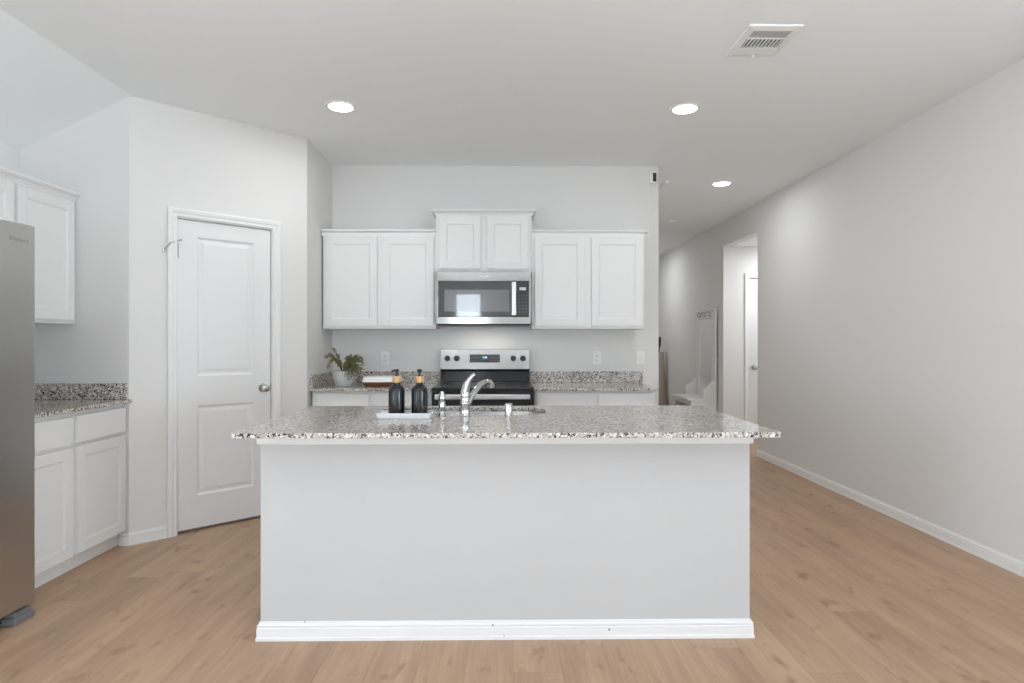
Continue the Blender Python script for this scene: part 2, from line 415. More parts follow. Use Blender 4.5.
def make_door(name, label, M4, x0, x1, top, knob_right, hinges=True, gap=.022):
    """x0..x1 is the rough opening in the wall's frame, y=0 the wall face"""
    r = thing(name, label, 'door', kind='structure'); r.matrix_world = M4
    # casing: profile swept up, over and down
    cw = .056
    prof = [(0, 0), (0, .010), (.006, .014), (.020, .012), (.030, .017), (.047, .019), (cw, .016), (cw, 0)]
    m = MB()
    def ring(side):  # positions for left-bottom, left-top, right-top, right-bottom
        out = []
        for o, d in prof:
            out.append({0: (x0 - o, -d, 0), 1: (x0 - o, -d, top + o), 2: (x1 + o, -d, top + o), 3: (x1 + o, -d, 0)}[side])
        return out
    m.loops([ring(i) for i in range(4)])
    m.build('casing', M_trim, r)
    m = MB(); m.box(x0, x0 + .006, 0, .11, 0, top); m.box(x1 - .006, x1, 0, .11, 0, top); m.box(x0, x1, 0, .11, top - .006, top)
    m.box(x0, x0 + .018, .058, .11, 0, top); m.box(x1 - .018, x1, .058, .11, 0, top); m.box(x0, x1, .058, .11, top - .018, top)
    m.build('jamb', M_trim, r)
    a, b, t, bt = x0 + .010, x1 - .010, top - .010, gap
    w = b - a; yf = .012
    m = MB()
    m.box(a, b, yf + .014, yf + .04, bt, t)
    st = .118 * w / .61
    def panel(z0, z1):
        # sticking slopes down to a groove, then the raised field slopes back up
        xa, xb = a + st, b - st
        lv = [(0, 0), (.012, .0095), (.022, .0100), (.045, .0035)]
        m.loops([[(xa + o, yf + d, z0 + o), (xb - o, yf + d, z0 + o), (xb - o, yf + d, z1 - o), (xa + o, yf + d, z1 - o)] for o, d in lv], False, True)
        return xa, xb
    z = [(.215 + bt, .83), (1.025, t - .105)]
    for q in z: xa, xb = panel(*q)
    def fr(u0, u1, v0, v1): m.box(u0, u1, yf, yf + .0155, v0, v1)
    fr(a, xa, bt, t); fr(xb, b, bt, t); fr(xa, xb, bt, z[0][0]); fr(xa, xb, z[0][1], z[1][0]); fr(xa, xb, z[1][1], t)
    m.build('door_leaf', M_door, r)
    kx = b - .055 if knob_right else a + .055
    k = MB()
    k.lathe([(.0325, 0), (.0325, -.004), (.030, -.007), (.0135, -.009), (.0115, -.028), (.020, -.033), (.027, -.042), (.0285, -.052), (.024, -.062), (.012, -.067), (.001, -.068)], kx, yf, .925, 28, axis='y')
    k.build('door_knob', M_nickel, r, 40)
    sx = b + .002 if knob_right else a - .002
    MB().box(sx - .004, sx + .006, yf - .0035, yf + .012, .895, .955).build('strike_plate', M_nickel, r)
    if hinges:
        hx = a - .004 if knob_right else b + .004
        for zz in (.31, 1.07, 1.845):
            h = MB(); h.lathe([(.0001, -.05), (.0065, -.049), (.0065, .049), (.0001, .05)], hx, yf - .008, zz, 12)
            h.build('hinge', M_nickel if zz > 1.5 else M_trim, r, 40)
    return r
door1 = make_door('door_1', 'white two-panel pantry door with round satin knob on the angled wall', PM, D0, D1, DT, True)
# hinge-pin stop on the top hinge
s = MB()
hx, hz = D0 + .006, 1.845
s.lathe([(.011, -.004), (.011, .004)], hx, .002, hz + .062, 14)
s.tube([(hx, .000, hz + .062), (hx - .045, -.014, hz + .044), (hx - .085, -.026, hz - .004)], .006, 10)
s.lathe([(.0001, 0), (.010, .001), (.010, .014), (.0001, .015)], hx - .089, -.030, hz - .022, 14)
s.tube([(hx, -.004, hz + .062), (hx + .022, -.016, hz + .070)], .005, 10)
s.build('hinge_stop', M_nickel, door1, 40)
struct('trim_threshold', (lambda q: (q.box(D0 + .002, D1 - .002, .03, .115, .0005, .009), q.bm.transform(PM), q)[2])(MB()), M_thresh, 'thin oak strip under the pantry door', 'threshold')
make_door('door_2', 'white door with dark knob inside the tall hallway opening', Matrix.Translation((0, OP1, 0)), DX0, DX1, DH, False, False)

# rear windows, all but the first added to light the room
for i, (x0, x1, z0, z1) in enumerate(WIN_REAR):
    w = thing('window_%d' % (i + 1), 'bright unseen window in the wall opposite the kitchen', 'window', ((x0 + x1) / 2, REAR - .06, (z0 + z1) / 2), kind='structure', group='rear windows')
    hx, hz = (x1 - x0) / 2, (z1 - z0) / 2
    f = MB()
    f.box(-hx, hx, -.03, .03, -hz, -hz + .04); f.box(-hx, hx, -.03, .03, hz - .04, hz); f.box(-hx, -hx + .04, -.03, .03, -hz, hz); f.box(hx - .04, hx, -.03, .03, -hz, hz)
    if hz < .8: f.box(-hx, hx, -.02, .02, -.02, .02)
    f.build('window_frame', M_trim, w)
    MB().box(-hx + .03, hx - .03, -.003, .003, -hz + .03, hz - .03).build('window_pane', M_glass, w)
for i, (sx, (y0, y1, z0, z1)) in enumerate([(LW - .06, q) for q in WIN_SIDE_ADDED] + [(RW + .06, q) for q in WIN_SIDE_ADDED]):
    w = thing('window_%d' % (i + 5), 'bright added window in the side wall behind the camera', 'window', (sx, (y0 + y1) / 2, (z0 + z1) / 2), R(90), kind='structure', group='added side windows')
    hx, hz = (y1 - y0) / 2, (z1 - z0) / 2
    f = MB()
    f.box(-hx, hx, -.03, .03, -hz, -hz + .04); f.box(-hx, hx, -.03, .03, hz - .04, hz); f.box(-hx, -hx + .04, -.03, .03, -hz, hz); f.box(hx - .04, hx, -.03, .03, -hz, hz)
    f.box(-hx, hx, -.02, .02, -.02, .02)
    f.build('window_frame', M_trim, w)
    MB().box(-hx + .03, hx - .03, -.003, .003, -hz + .03, hz - .03).build('window_pane', M_glass, w)

# ------------------------------------------------------------------ kitchen island
IX0, IX1, IY0, IY1 = -1.022, 1.047, 2.603, 3.37
SLAB0, CT = .880, .90
isl = thing('kitchen_island', 'long white kitchen island base standing on the oak floor', 'kitchen island', ((IX0 + IX1) / 2, (IY0 + IY1) / 2, 0))
def loc_box(m, o, x0, x1, y0, y1, z0, z1, bev=0):
    return m.box(x0 - o.location.x, x1 - o.location.x, y0 - o.location.y, y1 - o.location.y, z0 - o.location.z, z1 - o.location.z, bev)
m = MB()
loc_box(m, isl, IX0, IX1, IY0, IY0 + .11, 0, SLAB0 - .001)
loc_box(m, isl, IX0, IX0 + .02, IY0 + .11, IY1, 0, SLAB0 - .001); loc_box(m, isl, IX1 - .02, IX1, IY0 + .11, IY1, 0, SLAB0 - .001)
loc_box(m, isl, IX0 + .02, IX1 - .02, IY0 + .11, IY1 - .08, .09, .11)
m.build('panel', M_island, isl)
m = MB()
ox, oy = isl.location.x, isl.location.y
loop = [(IX0 - ox, IY1 - oy), (IX0 - ox, IY0 - oy), (IX1 - ox, IY0 - oy), (IX1 - ox, IY1 - oy)]
m.sweep(loop, BASE_P)
m.build('baseboard', M_scuff, isl)
TP = [(0, .822), (.009, .822), (.012, .827), (.012, SLAB0 - .001), (0, SLAB0 - .001)]
MB().sweep(loop, TP).build('trim_board', M_trim, isl)
m = MB()
loc_box(m, isl, IX0 + .02, IX1 - .02, IY1 - .10, IY1 - .08, 0, .10)
loc_box(m, isl, IX0 + .02, IX1 - .02, IY1 - .02, IY1, .10, SLAB0 - .001)
m.build('cabinet_back', M_cab, isl)

SX0, SX1, SY0, SY1, SR = -.62, .215, 2.99, 3.325, .11
SLX0, SLX1, SLY0, SLY1 = -1.056, 1.088, 2.387, 3.40
def slab_with_hole(outer, hole, z0, z1, bev=.003):
    m = MB(); bm = m.bm
    def ring(pts):
        v = [bm.verts.new((x, y, z1)) for x, y in pts]
        return [bm.edges.new((v[i], v[(i + 1) % len(v)])) for i in range(len(v))]
    es = ring(outer) + ring(hole)
    r = bmesh.ops.triangle_fill(bm, use_beauty=True, use_dissolve=False, edges=es)
    fs = [g for g in r['geom'] if isinstance(g, bmesh.types.BMFace)]
    ex = bmesh.ops.extrude_face_region(bm, geom=fs)
    for g in ex['geom']:
        if isinstance(g, bmesh.types.BMVert): g.co.z = z0
    return m
m = slab_with_hole(rrect(SLX0, SLX1, SLY0, SLY1, .012, 4), rrect(SX0, SX1, SY0, SY1, SR, 10), SLAB0, CT)
isl_top = tag(m.build('island_countertop', M_gran), 'long speckled granite slab on the white island, cut out for the sink', 'countertop')
md = isl_top.modifiers.new('edge', 'BEVEL'); md.width = .003; md.segments = 2; md.limit_method = 'ANGLE'; md.angle_limit = R(50)

# sink below the cut-out
sk = thing('sink', 'stainless steel sink set under the granite island slab', 'sink', ((SX0 + SX1) / 2, (SY0 + SY1) / 2, .66))
ox, oy, oz = sk.location
def rr(d, r, z): return [(x - ox, y - oy, z - oz) for x, y in rrect(SX0 + d, SX1 - d, SY0 + d, SY1 - d, r, 10)]
m = MB()
m.loops([rr(-.03, SR + .03, SLAB0 - .002), rr(-.004, SR, SLAB0 - .002), rr(0, SR, SLAB0 - .012), rr(.012, SR - .01, .70), rr(.05, SR - .03, .672), rr(.09, .03, .668)], False, True)
m.build('basin', M_sink, sk, 45)
m = MB(); m.lathe([(.045, .0), (.045, .004), (.034, .005), (.030, -.001), (.0001, -.001)], 0, 0, .0095, 24, True, False)
m.build('drain', M_chrome, sk, 40)

# faucet: body, lever, spout
FX, FY = -.181, 2.905
fa = thing('faucet', 'chrome single-lever faucet with curved spout over the sink', 'faucet', (FX, FY, CT))
m = MB()
m.lathe([(.0001, .0005), (.030, .0005), (.030, .004), (.0245, .008), (.0225, .020), (.0215, .060), (.0222, .062), (.0222, .066), (.0215, .068), (.0215, .092), (.0001, .092)], 0, 0, 0, 32)
m.build('body', M_chrome, fa, 35)
m = MB()
m.lathe([(.0001, .093), (.0222, .093), (.0226, .098), (.0220, .110), (.0195, .125), (.0001, .134)], 0, 0, 0, 32)
m.tube([(0, .0, .116), (.002, 0, .130), (.006, -.001, .146), (.013, -.002, .162), (.022, -.003, .177), (.033, -.004, .190), (.043, -.005, .199), (.047, -.005, .202)], [.0205, .0200, .0180, .0148, .0120, .0102, .0095, .006], 18)
m.build('lever', M_chrome, fa, 50)
m = MB()
P = [(.010, .010, .055), (.022, .026, .080), (.036, .044, .104), (.052, .064, .126), (.070, .086, .145), (.088, .106, .155), (.102, .122, .157), (.113, .134, .153), (.118, .139, .143)]
m.tube(P, [.0145, .0148, .0145, .014, .0138, .0138, .014, .0145, .0145], 18)
m.build('spout', M_chrome, fa, 50)
m = MB(); m.lathe([(.0001, .126), (.0140, .124), (.0165, .128), (.0165, .148), (.0001, .148)], .119, .140, 0, 20)
m.build('aerator', M_chrome, fa, 40)

sp = tag((lambda q: q.build('side_sprayer', M_chrome, None, 38, (-.289, 2.90, CT + .0005)))(MB().lathe([(.0001, 0), (.025, 0), (.025, .004), (.021, .009), (.0165, .018), (.0125, .025), (.0125, .028), (.0155, .032), (.0165, .046), (.0155, .066), (.014, .072), (.0165, .077), (.0180, .088), (.0160, .100), (.0110, .107), (.0110, .113), (.0090, .119), (.0001, .121)], 0, 0, 0, 28)),
    'slender chrome sprayer standing between the soap tray and the faucet', 'sprayer')
ag = thing('air_gap_cap', 'short plain chrome cylinder standing by itself in front of the sink', 'air gap', (.024, 2.90, CT + .0005))
MB().lathe([(.0001, 0), (.0185, 0), (.0185, .056), (.0175, .061), (.014, .0635), (.0001, .0645)], 0, 0, 0, 32).build('cap', M_chrome, ag, 35)
MB().lathe([(.0186, 0), (.0225, 0), (.0225, .003), (.0186, .004)], 0, 0, 0, 32, False, False).build('base_ring', M_chrome, ag, 35)

# tray and the two pump bottles
TX0, TX1, TY0, TY1 = -.590, -.331, 2.818, 2.945
tr = MB(); cx, cy = (TX0 + TX1) / 2, (TY0 + TY1) / 2
def tl(d, r, z): return [(x - cx, y - cy, z) for x, y in rrect(TX0 + d, TX1 - d, TY0 + d, TY1 - d, r, 6)]
tr.loops([tl(.010, .012, 0), tl(.006, .014, .006), tl(0, .016, .025), tl(.004, .013, .026), tl(.011, .010, .009), tl(.02, .006, .008)])
tag(tr.build('soap_tray', M_ceramic, None, 40, (cx, cy, CT + .0005)), 'white rectangular ceramic tray on the island holding two black bottles', 'tray')
def bottle(x, y, label, turn):
    b = thing('pump_bottle', label, 'bottle', (x, y, CT + .0095), turn, 'black pump bottles on the tray')
    MB().lathe([(.0001, 0), (.034, 0), (.0372, .003), (.0378, .008), (.0378, .114), (.0362, .125), (.030, .136), (.021, .143), (.0165, .146), (.0165, .154), (.0001, .155)], 0, 0, 0, 36).build('bottle_body', M_soap, b, 40)
    MB().lathe([(.0001, .1545), (.0185, .1545), (.0195, .157), (.0195, .181), (.0185, .1835), (.0001, .184)], 0, 0, 0, 32).build('collar', M_bamboo, b, 35)
    p = MB(); p.lathe([(.0001, .1835), (.010, .1835), (.0085, .187), (.0055, .190), (.0055, .202), (.0105, .206), (.0120, .213), (.010, .2155), (.0001, .216)], 0, 0, 0, 20)
    p.tube([(0, 0, .210), (.012, 0, .2105), (.021, 0, .208), (.024, 0, .204)], [.0055, .005, .0042, .0038], 10)
    p.build('pump', M_black, b, 40)
bottle(-.500, 2.885, 'black pump bottle on the white tray, nearer the potted plant', R(172))
bottle(-.393, 2.885, 'black pump bottle on the white tray, nearer the faucet', R(120))

# ------------------------------------------------------------------ cabinets
def shaker(m, x0, x1, z0, z1, y=0, th=.019, rail=.058, rec=.006):
    """door lying in front of y, its face at y - th"""
    f = y - th
    m.box(x0, x0 + rail, f, y, z0, z1, .0015, 1); m.box(x1 - rail, x1, f, y, z0, z1, .0015, 1)
    m.box(x0 + rail, x1 - rail, f, y, z0, z0 + rail); m.box(x0 + rail, x1 - rail, f, y, z1 - rail, z1)
    m.box(x0 + rail, x1 - rail, f + rec, y, z0 + rail, z1 - rail)
    # small inner bevel round the panel
    b = .010
    a0, a1, c0, c1 = x0 + rail, x1 - rail, z0 + rail, z1 - rail
    m.loops([[(a0, f + .001, c0), (a1, f + .001, c0), (a1, f + .001, c1), (a0, f + .001, c1)], [(a0 + b, f + rec, c0 + b), (a1 - b, f + rec, c0 + b), (a1 - b, f + rec, c1 - b), (a0 + b, f + rec, c1 - b)]], False, False)
    return m
CROWN = [(0, -.050), (.007, -.050), (.007, -.042), (.012, -.039), (.016, -.030), (.026, -.020), (.029, -.019), (.029, -.014), (.036, -.012), (.036, 0), (0, 0)]
CROWN_BACK = [(0, -.050), (.003, -.050), (.003, -.024), (.008, -.018), (.010, -.014), (.026, -.013), (.026, 0), (0, 0)]
def upper(label, loc, rz, w, d, h, doors, dz, crown, left_return=True, right_return=True, overrun=0):
    c = thing('upper_cabinet', label, 'wall cabinet', loc, rz, 'white upper cabinets')
    m = MB(); m.box(0, w, 0, d, 0, h, .001, 1)
    m.build('cabinet_box', M_cab, c)
    for a, b in doors: shaker(MB(), a, b, dz[0], dz[1], -.001).build('door', M_cab, c)
    prof = [(o, h + .048 + z) for o, z in crown]
    path = []
    if left_return: path.append((0, d))
    path += [(-overrun, 0), (w, 0)]
    if right_return: path.append((w, d))
    MB().sweep(path, prof).build('crown', M_trim, c, 30)
    return c
UY = 4.985; UD = BACK - UY - .002; UZ = 1.358
upper('two-door white wall cabinet between the pantry corner and the microwave', (-1.455, UY, UZ), 0, .908, UD, .752, [(.022, .437), (.477, .891)], (.022, .742), CROWN_BACK, False, False, .013)
upper('short raised white wall cabinet directly above the microwave', (-.545, UY - .01, 1.816), 0, .772, UD + .01, .456, [(.030, .362), (.410, .744)], (.025, .446), CROWN)
upper('two-door white wall cabinet between the microwave and the hallway', (.229, UY, UZ), 0, .916, UD, .752, [(.024, .426), (.484, .900)], (.022, .742), CROWN_BACK, False, True)
# cabinet beside the refrigerator faces +x
UX = -2.636
upper('white wall cabinet above the counter beside the refrigerator', (UX, 2.870, 1.362), R(90), .947, UX - LW - .002, .752, [(.022, .458), (.482, .920)], (.024, .742), CROWN, False, False)

def base(label, loc, rz, w, d, cols, ztop=.879, dr=(.703, .852), do=(.100, .686), name='base_cabinet'):
    c = thing(name, label, 'base cabinet', loc, rz, 'white base cabinets')
    m = MB(); m.box(0, w, 0, d, .088, ztop, .001, 1); m.box(0, w, .062, d, 0, .088)
    m.build('cabinet_box', M_cab, c)
    MB().box(0, w, .048, .0615, .0005, .087).build('toe_kick', M_trim, c)
    for a, b in cols:
        MB().box(a, b, -.020, -.001, dr[0], dr[1], .0025, 2).build('drawer', M_cab, c)
        shaker(MB(), a, b, do[0], do[1], -.001).build('door', M_cab, c)
    return c
BY0 = 4.70; BDP = BACK - BY0 - .002
base('white base cabinet under the potted plant, its lower part behind the island', (-1.453, BY0, 0), 0, .904, BDP, [(.026, .431), (.468, .878)], dr=(.71, .858))
base('white base cabinet between the range and the hallway, partly behind the island', (.236, BY0, 0), 0, .926, BDP, [(.020, .440), (.486, .908)], dr=(.71, .858))
LX = -2.330
base('white base cabinet against the counter end wall, nearer the pantry door', (LX, 3.352, 0), R(90), .466, LX - LW - .002, [(.018, .444)])
base('white base cabinet tucked directly beside the refrigerator', (LX, 2.880, 0), R(90), .470, LX - LW - .002, [(.026, .452)])

def counter(label, x0, x1, y0, y1, splashes):
    c = thing('countertop', label, 'countertop', ((x0 + x1) / 2, (y0 + y1) / 2, CT), group='granite counters along the walls')
    ox, oy = c.location.x, c.location.y
    MB().box(x0 - ox, x1 - ox, y0 - oy, y1 - oy, -.0205, 0, .003, 2).build('slab', M_gran, c)
    for a, b, cc, d in splashes: MB().box(a - ox, b - ox, cc - oy, d - oy, .0005, .098, .002, 1).build('backsplash', M_gran, c)
CY0 = 4.652
counter('granite counter holding the potted plant and wooden tray', BX + .001, -.547, CY0, BACK - .001, [(BX + .021, -.547, BACK - .021, BACK - .001), (BX + .001, BX + .020, CY0 + .03, BACK - .001)])
counter('empty granite counter between the range and the hallway', .231, 1.178, CY0, BACK - .001, [(.231, 1.205, BACK - .021, BACK - .001)])
counter('granite counter beside the refrigerator along the side wall', LW + .001, -2.284, 2.880, AY - .001, [(LW + .021, -2.312, AY - .021, AY - .001), (LW + .001, LW + .020, 2.880, AY - .001)])

# ------------------------------------------------------------------ microwave
mw = thing('microwave', 'stainless over-the-range microwave with black glass door', 'microwave', (-.157, 4.900, 1.382))
W2 = .378
m = MB(); m.box(-W2, W2, .022, BACK - 4.902, .012, .432); m.build('case', M_gray_pl, mw)
m = MB(); m.box(-W2, W2, 0, .02, .355, .430, .003); m.box(-W2, W2, 0, .02, .012, .070, .003)
m.box(-W2, -W2 + .016, 0, .02, .070, .355); m.box(W2 - .018, W2, 0, .02, .070, .355)
m.build('steel_frame', M_steel_h, mw)
MB().box(-W2 + .0165, W2 - .0185 - .100, -.003, .018, .0705, .3545, .002).build('door_glass', M_oven, mw)
MB().box(W2 - .117, W2 - .0185, -.003, .018, .0705, .3545, .002).build('control_panel', M_bglass, mw)
gw = mat('door_mesh_glass', (.12, .122, .126), .16, coat=.9, coat_r=.02, spec=.5)
MB().box(-W2 + .064, W2 - .175, -.0042, -.0031, .112, .285).build('window', gw, mw)
m = MB(); m.box(W2 - .156, W2 - .120, -.044, -.034, .080, .345, .004); m.box(W2 - .150, W2 - .126, -.035, -.003, .30, .325); m.box(W2 - .150, W2 - .126, -.035, -.003, .095, .12)
m.build('handle', M_steel_v, mw)
d = MB().box(W2 - .094, W2 - .044, -.0042, -.0031, .282, .304).build('display', mat('microwave_display', (.25, .27, .28), .3, emit=(.55, .6, .62), estr=.35), mw)
for i in range(3):
    for j in range(6): MB().box(W2 - .098 + i * .026, W2 - .086 + i * .026, -.0038, -.0031, .105 + j * .026, .109 + j * .026).build('button_mark', M_icon, mw)
m = MB(); m.box(-W2 + .01, W2 - .01, .03, .36, 0, .0115); m.build('vent_underside', M_black, mw)
text_mesh('badge', 'Whirlpool', .017, mat('badge_ink', (.75, .75, .75), .3), mw, (0, -.0004, .392), (R(90), 0, 0))
ld = bpy.data.lights.new('cooktop_lamp', 'AREA'); ld.shape = 'RECTANGLE'; ld.size = .40; ld.size_y = .10; ld.energy = .75; ld.color = (1, .96, .9)
lo = bpy.data.objects.new('cooktop_lamp', ld); COL.objects.link(lo); lo.parent = mw; lo.location = (0, .17, -.003)

# ------------------------------------------------------------------ range
rg = thing('range', 'freestanding stainless and black electric range under the microwave', 'range', (-.157, 4.62, 0))
RW2 = .381
RD = BACK - 4.62 - .004
m = MB(); m.box(-RW2 + .003, RW2 - .003, .03, RD, .03, .893); 
for a in (-1, 1):
    for b in (.09, RD - .06): m.lathe([(.018, 0), (.018, .03)], a * .33, b, 0, 12)
m.build('case', M_black, rg)
m = MB(); m.box(-RW2, RW2, -.004, RD - .075, .894, .909, .004)
m.build('cooktop', M_cook, rg)
m = MB()
def ringband(cx, cy, r):
    n = 40
    m.loops([[(cx + q * math.cos(2 * math.pi * i / n), cy + q * math.sin(2 * math.pi * i / n), .9095) for i in range(n)] for q in (r - .002, r)], False, False)
for cx, cy, r in ((-.19, .16, .115), (.19, .16, .09), (-.19, .42, .075), (.19, .42, .115)):
    m = MB(); ringband(cx, cy, r); m.build('burner_ring', M_ink, rg)
m = MB(); m.box(-RW2, RW2, 0, .028, .20, .892, .004); m.build('oven_door', M_bglass, rg)
m = MB(); m.box(-RW2, RW2, .002, .028, .032, .195, .004); m.build('storage_drawer', M_steel_h, rg)
m = MB(); m.box(-.355, .355, -.060, -.030, .822, .862, .008, 3); m.box(-.345, -.315, -.032, .001, .83, .852); m.box(.315, .345, -.032, .001, .83, .852)
m.build('handle', M_steel_rail, rg)
BG = RD - .075
m = MB(); m.prism([(BG - .005, 1.022), (BG + .012, 1.186), (BG + .022, 1.19), (RD, 1.186), (RD, 1.022)], -RW2 + .003, RW2 - .003, 'x')
m.build('backguard', M_steel_h, rg)
m = MB(); m.prism([(BG + .020, .910), (BG + .014, 1.0), (BG - .003, 1.016), (BG - .003, 1.0215), (RD, 1.0215), (RD, .910)], -RW2 + .003, RW2 - .003, 'x')
m.build('rear_panel', M_bglass, rg)
def face(z): return BG - .005 + .017 * (z - 1.022) / .164
tl_ = math.atan2(.017, .164)
for x in (-.321, -.241, .240, .322):
    k = MB(); k.lathe([(.0245, 0), (.0245, -.004), (.0215, -.006), (.0195, -.024), (.017, -.027), (.0001, -.0275)], 0, 0, 0, 24, axis='y')
    k.box(-.0035, .0035, -.030, -.024, -.018, .018, .001, 1)
    ko = k.build('knob', M_black, rg, 35); ko.location = (x, face(1.111) - .001, 1.111); ko.rotation_euler = (-tl_, 0, 0)
m = MB(); m.box(-.128, .128, -.003, 0, -.034, .034, .001, 1)
dp = m.build('control_display', M_bglass, rg); dp.location = (-.002, face(1.111) - .001, 1.111); dp.rotation_euler = (-tl_, 0, 0)
MB().box(-.028, .028, -.0042, -.0031, -.012, .024).build('clock_screen', M_dispbg, dp)
text_mesh('clock_digits', '2:44', .022, M_disp, dp, (0, -.0046, .008), (R(90), 0, 0))
for x in (-.112, -.092, -.072, -.052, .050, .070, .094, .112):
    for z in (-.018, .004): MB().box(x - .004, x + .004, -.0038, -.0031, z - .002, z + .002).build('button_mark', M_icon, dp)

# ------------------------------------------------------------------ refrigerator (faces +x)
FRX = -2.158; FRY1 = 2.866; FW = .905
fr = thing('refrigerator', 'stainless side-by-side refrigerator standing beside the base cabinets', 'refrigerator', (FRX, FRY1 - FW, 0), R(90))
m = MB(); m.box(.002, FW - .002, .075, FRX - LW - .02, .03, 1.765, .004)
m.build('case', M_gray_pl, fr)
for a, b in ((.0, FW / 2 - .003), (FW / 2 + .003, FW)):
    MB().box(a, b, 0, .068, .062, 1.787, .006, 3).build('door', M_steel_v, fr)
for x in (FW / 2 - .045, FW / 2 + .045):
    h = MB(); h.tube([(x, -.001, .55), (x, -.05, .57), (x, -.055, .65), (x, -.055, 1.5), (x, -.05, 1.58), (x, -.001, 1.6)], .012, 12)
    h.build('handle', M_steel_v, fr, 40)
MB().box(.02, FW - .02, .05, .074, .012, .058).build('toe_grille', M_black, fr)
for x0, x1 in ((.005, .125), (FW - .130, FW - .018)):
    q = MB(); q.box(x0, x1, -.012, .10, .0, .030, .004); q.box(x0 + .012, x1 - .012, -.002, .09, .0305, .052, .004)
    q.build('foot_cover', M_gray_pl, fr)
text_mesh('badge', 'Whirlpool', .026, M_ink, fr, (FW - .098, -.0006, 1.708), (R(90), 0, 0))

# ------------------------------------------------------------------ things on the back counter
pt = thing('potted_plant', 'small olive-leaved plant in a round grey pot on the counter', 'potted plant', (-1.268, 4.885, CT + .0005))
m = MB(); m.lathe([(.0001, 0), (.053, 0), (.061, .006), (.076, .06), (.0825, .108), (.0835, .122), (.0785, .122), (.074, .10), (.0001, .098)], 0, 0, 0, 36)
m.build('pot', M_pot, pt, 40)
MB().lathe([(.0001, .0985), (.0715, .0985), (.0725, .106), (.0001, .110)], 0, 0, 0, 24).build('soil', mat('soil', (.05, .04, .03), .9), pt, 40)
rng = random.Random(3)
stems, leaves = MB(), MB()
def leaf(p, d, ln, wd):
    d = d.normalized(); s_ = d.cross(Vector((0, 0, 1)))
    if s_.length < .1: s_ = Vector((1, 0, 0))
    s_.normalize(); n_ = s_.cross(d).normalized()
    a = rng.uniform(0, 6.28); s_ = (s_ * math.cos(a) + n_ * math.sin(a)); n_ = d.cross(s_)
    v = [p, p + d * ln * .45 + s_ * wd, p + d * ln, p + d * ln * .45 - s_ * wd, p + d * ln * .5 + n_ * wd * .5]
    v = [leaves.bm.verts.new(q) for q in v]
    for i in range(4): leaves.bm.faces.new((v[i], v[(i + 1) % 4], v[4]))
def sprig(p0, p1, sag, n, ln):
    p0, p1 = Vector(p0), Vector(p1); pts = []
    for i in range(8):
        t = i / 7; q = p0.lerp(p1, t); q.z += sag * math.sin(math.pi * t); q += Vector((rng.uniform(-1, 1), rng.uniform(-1, 1), rng.uniform(-1, 1))) * .003; pts.append(q)
    stems.tube(pts, [.0022 * (1 - .7 * i / 7) for i in range(8)], 6)
    for k in range(n):
        t = .22 + .78 * k / n; f = t * 7; i = min(int(f), 6); q = pts[i].lerp(pts[i + 1], f - i); ax = (pts[i + 1] - pts[i]).normalized()
        d = ax * .7 + Vector((rng.uniform(-1, 1), rng.uniform(-1, 1), rng.uniform(-1, 1))) * .8
        leaf(q, d, ln * rng.uniform(.7, 1.2), ln * .22)
base_p = (0, 0, .10)
# tall sprigs leaning to the wall corner, then the bushy side hanging over the rim
for e, sg in (((-.080, .0, .300), .02), ((-.128, -.03, .235), .05), ((-.085, .02, .225), .03), ((-.112, -.04, .150), .09), ((-.045, .01, .255), .01), ((-.115, .03, .20), .05), ((-.10, -.03, .262), .03)):
    sprig(base_p, e, sg, 46, .024)
for k in range(58):
    a = rng.uniform(-1.3, 1.1)
    e = (.025 + rng.uniform(.03, .14) * math.cos(a), rng.uniform(-.10, .06), rng.uniform(.10, .245))
    sprig((rng.uniform(-.01, .04), rng.uniform(-.03, .03), .10), e, rng.uniform(.02, .05), 30, .022)
for e, sg in (((.165, -.02, .17), .07), ((.150, -.01, .22), .05), ((.08, -.06, .07), .10), ((.06, -.09, .055), .11), ((.095, -.075, .085), .11), ((.04, -.095, .09), .09), ((.12, -.05, .10), .10), ((.100, .0, .245), .03)):
    sprig((.02, 0, .10), e, sg, 42, .023)
stems.build('stems', M_twig, pt, 60); leaves.build('foliage', M_leaf, pt)

tv = thing('serving_tray', 'white-topped wooden tray with flared sides on the counter', 'tray', (-.962, 4.92, CT + .0005))
def tq(hx, hy, r, z): return [(x, y, z) for x, y in rrect(-hx, hx, -hy, hy, r, 6)]
MB().loops([tq(.118, .075, .02, 0), tq(.124, .080, .02, .004), tq(.150, .100, .025, .036), tq(.146, .096, .022, .036), tq(.12, .076, .018, .010)]).build('wooden_base', M_walnut, tv, 40)
MB().loops([tq(.1502, .1002, .025, .0365), tq(.150, .100, .025, .040), tq(.140, .092, .025, .078), tq(.136, .088, .022, .078), tq(.140, .090, .02, .0365)], False, False).build('white_rim', M_ceramic, tv, 40)

